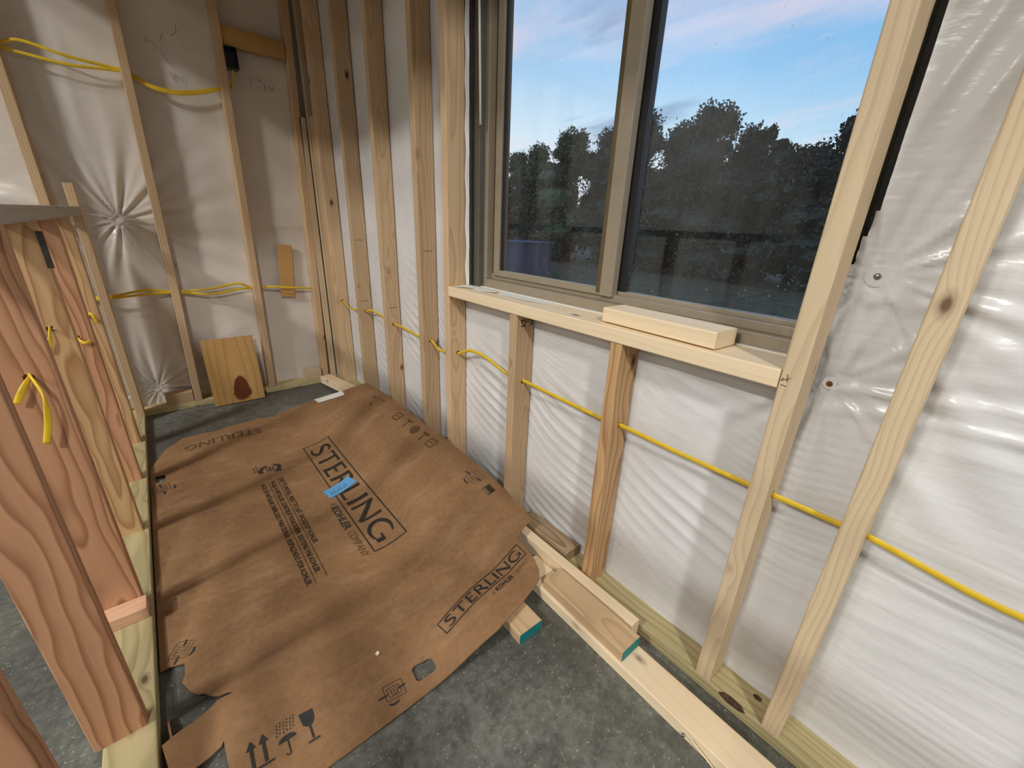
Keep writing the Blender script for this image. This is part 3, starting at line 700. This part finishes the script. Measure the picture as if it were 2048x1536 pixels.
t.link(c, b.inputs['Base Color'])
ply = board('plywood_square', (-.635, -.078, .005), (-.635, -.012, .413), (1, 0, 0), .275, .012, m, r=.001)
tag(ply, 'plywood square with dark red knot leaning on the back wall studs', 'plywood')
strip_ = board('tan_strip', (-.239, .052, .629), (-.213, .058, .957), (1, 0, 0), .084, .010, M_tan, r=.001)
tag(strip_, 'tan fibreboard strip held to the back wall by the yellow cable', 'strip')
rod = tube('white_wand', [(.092, -1.674, 1.462), (.090, -1.665, 1.81), (.088, -1.656, 2.10)], .004, .004, M_white, seg=8, n=3)
tag(rod, 'thin white plastic wand hanging at the left window jamb', 'rod')
# paper scraps on the sill
def scrap(name, pts, z, mat, label, th=.0008, curl=.004):
    n = len(pts); cx = sum(p[0] for p in pts)/n; cy = sum(p[1] for p in pts)/n
    v = [(cx, cy, z+curl*.3)]+[(p[0], p[1], z+(curl if i % 3 == 1 else 0)) for i, p in enumerate(pts)]
    v += [(a, b_, c+th) for a, b_, c in v]
    f = []
    for i in range(n):
        j = (i+1) % n; f += [(0, 1+j, 1+i), (n+1, n+2+i, n+2+j), (1+i, 1+j, n+2+j, n+2+i)]
    o = link_mesh(name, mesh_from(name, v, f), mat); tag(o, label, 'scrap'); return o
scrap('plastic_scrap', [(.012, -1.612), (.075, -1.615), (.108, -1.64), (.105, -1.78), (.06, -1.83), (.035, -1.75), (.055, -1.69), (.02, -1.66)], ZS+.0005, M_paper, 'torn white plastic scrap on the left end of the sill')
scrap('plastic_scrap', [(.06, -1.84), (.10, -1.82), (.108, -2.06), (.085, -2.12), (.05, -2.0)], ZS+.0005, M_paper, 'flat white plastic scrap on the middle of the sill', curl=.002)

# ================================================================== CARDBOARD SHEET
def sst(a, b_, x):
    t = min(1, max(0, (x-a)/(b_-a))); return t*t*(3-2*t)
RY = [-2.45, -2.3, -2.15, -1.95, -1.6, -.9, -.5, -.3]; RZ = [.045, .065, .11, .15, .19, .19, .16, .12]
def ch(x, y):
    """height of the cardboard: flat on the slab, curling up against the window-wall studs, front edge propped on offcuts"""
    ridge = float(np.interp(y, RY, RZ))
    front = .046*sst(-1.85, -2.2, y)*sst(-.56, -.32, x)
    back = .035*sst(-.95, -.55, y)*sst(-1.05, -.7, x)*(1-sst(-.4, -.1, x))
    wave = .004*math.sin(3.1*x+5*y)+.003*math.sin(9*x-4.3*y+1)
    tab = .0
    if x < -1.0 and y < -2.07: tab = -.004+.03*sst(-1.0, -1.1, x)
    return .012+max(sst(-.48, 0, x)*ridge, front)+back+wave+tab
OUT = [(-1.1000, -.728), (-1.037, -.560), (-.9625, -.4853), (-.8198, -.5336), (-.70, -.525), (-.5993, -.5082), (-.585, -.520), (-.525, -.530), (-.520, -.500), (-.4334, -.4750), (-.3175, -.5029), (-.1721, -.5959),
       (-.0175, -.6494), (-.0186, -.8349), (-.0189, -1.1583), (-.0200, -1.508), (-.0100, -1.7411), (-.004, -2.0066), (-.0069, -2.1662), (-.0512, -2.1688),
       (-.1042, -2.1895), (-.1004, -2.2341), (-.1023, -2.2835), (-.1139, -2.3163), (-.1331, -2.3395), (-.1716, -2.3548), (-.2259, -2.3702), (-.3147, -2.3908),
       (-.3545, -2.3985), (-.4449, -2.3960), (-.5312, -2.3950), (-.6415, -2.3972), (-.8342, -2.3970), (-.9214, -2.397), (-.9925, -2.397), (-.9936, -2.2671),
       (-.995, -2.2198), (-.9945, -2.2000), (-1.0009, -2.2064), (-1.0593, -2.2339), (-1.0892, -2.2093), (-1.0990, -2.1455), (-1.045, -2.118), (-.9974, -2.0919), (-.9868, -2.0902), (-.9585, -2.0934), (-.9722, -2.0839),
       (-.9907, -2.0795), (-1.005, -2.068), (-1.0188, -2.0491), (-1.030, -2.044), (-1.0425, -2.025), (-1.0582, -1.984), (-1.0508, -1.9661), (-1.0492, -1.9271), (-1.0795, -1.9158), (-1.100, -1.9151), (-1.100, -1.6234), (-1.100, -1.201)]
HOLES = [[(-.5841, -2.3175), (-.5755, -2.3124), (-.5359, -2.3183), (-.5271, -2.3248), (-.5282, -2.3538), (-.5358, -2.3588), (-.5803, -2.3578), (-.587, -2.351)],
         [(-1.082, -.815), (-1.046, -.820), (-1.048, -.885), (-1.084, -.875)],
         [(-.0794, -1.9375), (-.0362, -1.9352), (-.0363, -1.9788), (-.0786, -1.9828)]]
def dens(poly, step):
    o = []
    for i in range(len(poly)):
        a = Vector(poly[i]); b_ = Vector(poly[(i+1) % len(poly)]); n = max(1, int((b_-a).length/step))
        for k in range(n): o.append(tuple(a+(b_-a)*(k/n)))
    return o
def inside(p, poly):
    x, y = p; c = False; j = len(poly)-1
    for i in range(len(poly)):
        xi, yi = poly[i]; xj, yj = poly[j]
        if (yi > y) != (yj > y) and x < (xj-xi)*(y-yi)/(yj-yi)+xi: c = not c
        j = i
    return c
pts = []; edges = []
for poly in [OUT]+HOLES:
    d = dens(poly, .02); i0 = len(pts); pts += d
    edges += [(i0+i, i0+(i+1) % len(d)) for i in range(len(d))]
nbd = len(pts)
gx = np.arange(-1.09, -.01, .026); gy = np.arange(-2.385, -.49, .026)
for a in gx:
    for b_ in gy:
        q = (float(a+random.uniform(-.003, .003)), float(b_+random.uniform(-.003, .003)))
        if inside(q, OUT) and not any(inside(q, hh) for hh in HOLES): pts.append(q)
res = delaunay_2d_cdt([Vector(p) for p in pts], edges, [], 0, 1e-6)
V2 = [tuple(v) for v in res[0]]
F2 = []
for f in res[2]:
    c = (sum(V2[i][0] for i in f)/3, sum(V2[i][1] for i in f)/3)
    if inside(c, OUT) and not any(inside(c, hh) for hh in HOLES): F2.append(tuple(f))
n2 = len(V2); TH = .004
verts = [(x, y, ch(x, y)) for x, y in V2]+[(x, y, ch(x, y)-TH) for x, y in V2]
faces = list(F2)+[tuple(n2+i for i in reversed(f)) for f in F2]
ec = {}
for f in F2:
    for i in range(3):
        a, b_ = f[i], f[(i+1) % 3]; ec[(a, b_)] = 1
for (a, b_) in ec:
    if (b_, a) not in ec: faces.append((b_, a, n2+a, n2+b_))
card = link_mesh('cardboard_sheet', mesh_from('cardboard_sheet', verts, faces), M_card)
bm = bmesh.new(); bm.from_mesh(card.data); bmesh.ops.recalc_face_normals(bm, faces=bm.faces[:]); bm.to_mesh(card.data); bm.free()
for p in card.data.polygons: p.use_smooth = len(p.vertices) == 3
card.data.set_sharp_from_angle(angle=math.radians(40))
tag(card, 'large flattened brown cardboard carton printed STERLING lying on the floor', 'cardboard')

INK = .0016
def lay(name, V, F, mat, label=None):
    v = [(x, y, ch(x, y)+INK) for x, y in V]
    me = mesh_from(name, v, F)
    bm = bmesh.new(); bm.from_mesh(me)
    for f in bm.faces:
        f.normal_update()
        if f.normal.z < 0: f.normal_flip()
    bm.to_mesh(me); bm.free()
    o = link_mesh(name, me, mat, card)
    if label: o['label'] = label
    return o
class Pen:
    """collects flat ink shapes in a local (u,v) frame on the cardboard"""
    def __init__(s, o, u, v): s.o = Vector(o); s.u = Vector(u); s.v = Vector(v); s.V = []; s.F = []
    def P(s, a, b_): q = s.o+s.u*a+s.v*b_; return (q.x, q.y)
    def stroke(s, pts, wds):
        n = len(pts)
        if not hasattr(wds, '__len__'): wds = [wds]*n
        P, Wd = [], []
        for i in range(n-1):                        # subdivide so the ink follows the surface
            ns = max(3, int(math.hypot(pts[i+1][0]-pts[i][0], pts[i+1][1]-pts[i][1])/.010))
            for k in range(ns):
                t = k/ns; P.append((pts[i][0]*(1-t)+pts[i+1][0]*t, pts[i][1]*(1-t)+pts[i+1][1]*t)); Wd.append(wds[i]*(1-t)+wds[i+1]*t)
        P.append(pts[-1]); Wd.append(wds[-1]); i0 = len(s.V)
        for i, p in enumerate(P):
            a = P[max(i-1, 0)]; b_ = P[min(i+1, len(P)-1)]; tx, ty = b_[0]-a[0], b_[1]-a[1]; L = math.hypot(tx, ty) or 1
            nx, ny = -ty/L*Wd[i]/2, tx/L*Wd[i]/2
            s.V += [s.P(p[0]+nx, p[1]+ny), s.P(p[0]-nx, p[1]-ny)]
        for i in range(len(P)-1): s.F.append((i0+2*i, i0+2*i+1, i0+2*i+3, i0+2*i+2))
    def poly(s, pts):
        i0 = len(s.V); s.V += [s.P(*p) for p in pts]; s.F.append(tuple(range(i0, i0+len(pts))))
    def done(s, name, mat, label=None): return lay(name, s.V, s.F, mat, label)
def arc(cx, cy, rx, ry, a0, a1, n=14): return [(cx+rx*math.cos(math.radians(a0+(a1-a0)*k/n)), cy+ry*math.sin(math.radians(a0+(a1-a0)*k/n))) for k in range(n+1)]
K, N = .17, .085
GL = {
 'S': (.56, [(catmull([(.50, .84, 0), (.44, .93, 0), (.28, .97, 0), (.10, .86, 0), (.10, .70, 0), (.28, .55, 0), (.44, .42, 0), (.50, .24, 0), (.38, .07, 0), (.20, .03, 0), (.04, .12, 0)], 3), 'S')]),
 'T': (.78, [([(.02, .95), (.76, .95)], N+.01), ([(.39, .95), (.39, .5), (.39, .02)], [K*.95, K, K*1.15]), ([(.03, .99), (.03, .82)], [.05, .02]), ([(.75, .99), (.75, .82)], [.05, .02])]),
 'E': (.58, [([(.12, 1), (.12, .5), (.12, 0)], [K*1.15, K, K*1.15]), ([(.08, .96), (.53, .96)], N), ([(.10, .53), (.46, .53)], N), ([(.08, .04), (.57, .04)], N+.01), ([(.52, .99), (.52, .86)], [.05, .02]), ([(.55, .01), (.57, .16)], [.05, .02])]),
 'R': (.78, [([(.12, 1), (.12, .5), (.12, 0)], [K*1.15, K, K*1.15]), ([(.1, .96), (.30, .96)]+arc(.32, .73, .22, .23, 90, -90, 10)+[(.1, .50)], 'R'), ([(.32, .50), (.55, .25), (.76, .0)], [K*.8, K, K*1.2])]),
 'L': (.58, [([(.12, 1), (.12, .5), (.12, 0)], [K*1.15, K, K*1.15]), ([(.08, .04), (.57, .04)], N+.01), ([(.56, .01), (.58, .18)], [.05, .02])]),
 'I': (.24, [([(.12, 1), (.12, .5), (.12, 0)], [K*1.25, K, K*1.25])]),
 'N': (.92, [([(.10, 1), (.10, 0)], [N*1.3, N*1.6]), ([(.08, .98), (.45, .50), (.82, .02)], K*1.05), ([(.82, 1), (.82, 0)], [N*1.6, N*1.3])]),
 'G': (.92, [(arc(.50, .50, .42, .46, 52, 320, 22), 'G'), ([(.84, .42), (.84, .10)], [K*1.15, K]), ([(.62, .42), (.92, .42)], N*.8)]),
}
def sterling(o, u, v, L, H, mat, label, frame=True, lw=.0045):
    """boxed STERLING: o lower-left of the frame, u/v unit directions"""
    pen = Pen(o, u, v)
    if frame:
        pen.stroke([(0, 0), (L, 0)], lw); pen.stroke([(0, H), (L, H)], lw); pen.stroke([(0, 0), (0, H)], lw); pen.stroke([(L, 0), (L, H)], lw)
    word = 'STERLING'; gap = .10; tot = sum(GL[c][0] for c in word)+gap*(len(word)-1)
    hc = H*.70 if frame else H; x0 = L*.045 if frame else 0; sx = (L*.92 if frame else L)/tot; y0 = (H-hc)/2
    cx = 0
    for c in word:
        wdt, st = GL[c]
        for pl, wds in st:
            pl = [(p[0], p[1]) for p in pl]; n = len(pl)
            if wds == 'S': wds = [.05+.10*math.sin(math.pi*k/(n-1)) for k in range(n)]
            elif wds == 'R': wds = [N]*2+[N+(K-N)*math.sin(math.pi*k/(n-4)) if n > 4 else N for k in range(n-3)]+[N]
            elif wds == 'G': wds = [.05+.11*math.sin(math.pi*min(1, k/(n-1)*1.05)) for k in range(n)]
            elif not hasattr(wds, '__len__'): wds = [wds]*n
            wds = wds[:n]+[N]*(n-len(wds))
            pen.stroke([(x0+(cx+a)*sx, y0+b_*hc) for a, b_ in pl], [q*(sx*.55+hc*.45) for q in wds])
        cx += wdt+gap
    return pen.done('printed_logo', mat, label)
U1 = (0, -1); V1 = (1, 0)
sterling((-.491, -.944), U1, V1, .908, .126, M_ink, 'black boxed STERLING lettering')
fu = Vector((.348, .051)).normalized(); fv = Vector((-fu.y, fu.x))
sterling((-.4622, -2.3005), tuple(fu), tuple(fv), .352, .044, M_ink, 'smaller black boxed STERLING lettering on the front flap', lw=.0028)
bu = Vector((-1, .09)).normalized(); bv = Vector((-bu.y, bu.x))
sterling((-.62, -.632), tuple(bu), tuple(bv), .34, .05, M_ink_f, 'faded upside-down STERLING lettering at the back edge', frame=False)
def text(s, o, u, v, L, H, mat, name='printed_text', label=None, bold=0.0):
    cu = bpy.data.curves.new('t', 'FONT'); cu.body = s; cu.resolution_u = 2; cu.offset = bold
    ob = bpy.data.objects.new('t', cu); COL.objects.link(ob); bpy.context.view_layer.update()
    me = bpy.data.meshes.new_from_object(ob.evaluated_get(bpy.context.evaluated_depsgraph_get()))
    co = [(q.co.x, q.co.y) for q in me.vertices]; F = [tuple(p.vertices) for p in me.polygons]
    bpy.data.objects.remove(ob); bpy.data.meshes.remove(me)
    x0 = min(c[0] for c in co); x1 = max(c[0] for c in co); ycap = .73
    o = Vector(o); u = Vector(u); v = Vector(v); V = []
    for a, b_ in co:
        q = o+u*((a-x0)/(x1-x0)*L)+v*(b_/ycap*H); V.append((q.x, q.y))
    return lay(name, V, F, mat, label)
text('A', (-.532, -1.482), U1, V1, .018, .026, M_ink_f)
text('KOHLER', (-.536, -1.510), U1, V1, .170, .030, M_ink_g, bold=.025, label='bold KOHLER lettering')
text('COMPANY', (-.536, -1.695), U1, V1, .160, .030, M_ink_f)
text('EASY TO INSTALL. BUILT TO LAST. BACKED BY KOHLER.', (-.652, -1.150), U1, V1, .535, .0185, M_ink, bold=.01)
text('FACILE À INSTALLER. CONSTRUIT POUR DURER. SOUTENU PAR KOHLER.', (-.688, -1.155), U1, V1, .676, .0185, M_ink, bold=.01)
text('FÁCIL DE INSTALAR. FABRICADO PARA DURAR. RESPALDADO POR KOHLER.', (-.726, -1.155), U1, V1, .716, .0185, M_ink, bold=.01)
pn = Pen((0, 0), (1, 0), (0, 1)); pn.stroke([(-.659, -1.148), (-.659, -1.40), (-.6605, -1.86)], .0022); pn.stroke([(-.695, -1.152), (-.697, -1.40), (-.6985, -1.872)], .0022); pn.done('printed_rule', M_ink_f)
text('A', tuple(Vector((-.292, -2.301))), tuple(fu), tuple(fv), .009, .012, M_ink_f)
text('KOHLER', tuple(Vector((-.274, -2.297))), tuple(fu), tuple(fv), .080, .0145, M_ink, bold=.025)
text('COMPANY', tuple(Vector((-.190, -2.284))), tuple(fu), tuple(fv), .070, .0135, M_ink_f)
# round mark beside the text block: ring of blocks with a small panel
pn = Pen((-.665, -1.040), U1, V1)
for a0, a1 in ((20, 150), (190, 300)): pn.stroke(arc(0, 0, .036, .040, a0, a1, 8), [.010]+[.016]*7+[.010])
pn.stroke([(-.018, .012), (.018, .012)], .004); pn.stroke([(-.018, 0), (.018, 0)], .006); pn.stroke([(-.018, -.012), (.018, -.012)], .004)
pn.stroke([(.030, .028), (.040, .040)], .012)
pn.done('printed_mark', M_ink_g)
pn = Pen((-.715, -1.0), U1, V1); pn.stroke([(-.03, 0), (.05, 0)], .003); pn.stroke([(-.02, -.012), (.04, -.012)], .003); pn.done('printed_mark', M_ink_f)
# handling symbols along the front edge
pn = Pen((-.951, -2.300), (1, 0), (0, 1))
for dx in (0, .0245):
    pn.stroke([(dx-.001, -.004), (dx, .042)], .0062); pn.poly([(dx-.0095, .040), (dx+.0095, .040), (dx+.001, .060)])
pn.stroke([(-.014, -.007), (.038, -.0095)], .0042)
pn.done('printed_arrows', M_ink_g, 'two black this-way-up arrows')
pn = Pen((-.882, -2.286), (1, 0), (0, 1))
top = arc(0, -.002, .0185, .013, 0, 180, 10); pn.poly(top); pn.stroke([(0, 0), (0, -.030)]+arc(-.004, -.030, .004, .005, 0, -180, 5), .0026)
for r_ in range(4):
    for c_ in range(6):
        px = -.019+c_*.0072+r_*.0015; py = .017+r_*.0078+(c_ % 2)*.003; pn.stroke([(px, py), (px+.0012, py+.0045)], .0018)
pn.done('printed_umbrella', M_ink_g, 'black umbrella and rain symbol')
pn = Pen((-.834, -2.29), (1, 0), (0, 1))
pn.poly([(-.0155, .041), (.0145, .038), (.0135, .014), (.006, .002), (-.004, .001), (-.013, .010)])
pn.stroke([(0, .003), (0, -.030)], .0042); pn.stroke([(-.0125, -.034), (.0125, -.035)], .0042)
pn.done('printed_glass', M_ink_g, 'black wine glass symbol')
def sling(o, u, v, s, mat):
    pn = Pen(o, u, v); q = lambda L: [(a*s, b_*s) for a, b_ in L]
    pn.stroke(q([(-.032, .026), (.028, .030), (.036, -.022), (-.026, -.026), (-.032, .026)]), .0014*s); pn.stroke(q([(-.022, .014), (.016, .018), (.024, -.012), (-.016, -.016), (-.022, .014)]), .0014*s)
    for k in range(3): pn.stroke(q([(-.010+k*.009, .012), (-.006+k*.009, -.012)]), .0016*s)
    pn.stroke(q([(-.050, -.008), (-.022, -.004)]), .0052*s); pn.stroke(q([(.014, .003), (.038, .007)]), .0052*s)
    pn.stroke([(a, b_) for a, b_ in [(p[0]*s, p[1]*s) for p in arc(-.006, -.030, .016, .010, 200, 340, 8)]], [.002*s]+[.006*s]*7+[.002*s])
    pn.done('printed_mark', mat)
sling((-.645, -2.338), (.97, -.22), (.22, .97), .80, M_ink_g)
sling((-1.052, -1.880), (.6, .8), (-.8, .6), .8, M_ink_g)
sling((-1.062, -.945), (0, 1), (-1, 0), 1.1, M_ink_g)
sling((-.062, -1.865), (0, -1), (1, 0), 1.0, M_ink_g)
sling((-.070, -.955), (0, -1), (1, 0), 1.3, M_ink_f)
# faded symbols along the wall edge
for cy_, kind in ((1.20, 0), (1.30, 1), (1.385, 2), (1.465, 3), (1.545, 4)):
    pn = Pen((0, 0), (0, -1), (1, 0))
    if kind in (0, 4):
        for a, b_ in (((-.024, -.02), (.024, -.02)), ((.024, -.02), (.024, .022)), ((.024, .022), (-.024, .022)), ((-.024, .022), (-.024, -.02)), ((-.012, 0), (.014, .002))):
            pn.stroke([(cy_+a[0], -.08+a[1]), (cy_+b_[0], -.08+b_[1])], .006)
    elif kind == 2: pn.poly([(cy_+.028*math.cos(q*.524), -.078+.026*math.sin(q*.524)) for q in range(12)])
    else:
        pn.stroke([(cy_-.022, -.06), (cy_+.026, -.058)], .011); pn.stroke([(cy_, -.06), (cy_+.002, -.105)], .008)
    pn.done('printed_symbol', M_ink_f)
# blue tape strip stuck over the logo, white label at the back edge
def patch(name, corners, mat, label, nx=6, ny=3, lift=.0022):
    a, b_, c, d = [Vector(q) for q in corners]; V = []; F = []
    for i in range(nx+1):
        for j in range(ny+1):
            s_, t_ = i/nx, j/ny; q = (a*(1-s_)+b_*s_)*(1-t_)+(d*(1-s_)+c*s_)*t_
            jag = .003*math.sin(j*7+i) if i in (0, nx) else 0
            V.append((q.x+jag, q.y, ch(q.x, q.y)+lift))
    for i in range(nx):
        for j in range(ny): k = i*(ny+1)+j; F.append((k, k+1, k+ny+2, k+ny+1))
    n = len(V); V += [(x, y, z-.0008) for x, y, z in V]; F2_ = [tuple(n+i for i in reversed(f)) for f in F]
    o = link_mesh(name, mesh_from(name, V, F+F2_), mat, card); o['label'] = label; return o
tp = patch('tape_strip', [(-.5282, -1.3783), (-.4034, -1.3361), (-.389, -1.4037), (-.5174, -1.4439)], M_tape, 'blue painters tape with pen marks')
pn = Pen((-.46, -1.395), (.95, .31), (-.31, .95)); INK = .0028
for k in range(7): pn.stroke([(-.045+k*.012, -.016), (-.041+k*.012+.003*(k % 2), .008-.004*(k % 3))], .0022)
pm = pn.done('pen_marks', M_pencil); pm.parent = tp
patch('shipping_label', [(-.3061, -.5100), (-.1608, -.6010), (-.172, -.667), (-.3023, -.5832)], M_paper, 'white shipping label')
v = [(-.643, -2.217), (-.635, -2.212), (-.631, -2.220), (-.638, -2.226)]
o = link_mesh('wood_chip', mesh_from('wood_chip', [(a, b_, ch(a, b_)+.0012) for a, b_ in v]+[(a, b_, ch(a, b_)+.004) for a, b_ in v], [(3, 2, 1, 0), (4, 5, 6, 7)]+[(i, (i+1) % 4, 4+(i+1) % 4, 4+i) for i in range(4)]), W_white); tag(o, 'small pale wood chip lying on the cardboard front half', 'wood chip')
# thin torn strip curling up beside the plate
c = catmull([(-1.093, -2.08, .006), (-1.085, -2.16, .014), (-1.078, -2.25, .020), (-1.060, -2.33, .012)], 6)
V = []; F = []
for i, p in enumerate(c): V += [(p.x, p.y, max(.001, p.z-.010)), (p.x+.002, p.y, p.z+.012), (p.x+.006, p.y, p.z+.012), (p.x+.004, p.y, max(.001, p.z-.010))]
for i in range(len(c)-1):
    for k in range(4): F.append((4*i+k, 4*i+(k+1) % 4, 4*i+4+(k+1) % 4, 4*i+4+k))
o = link_mesh('cardboard_strip', mesh_from('cardboard_strip', V, F), M_card); tag(o, 'thin torn cardboard strip standing on the floor beside the half-wall plate', 'cardboard strip')

for o in bpy.data.objects:
    if '_at' in o: del o['_at']
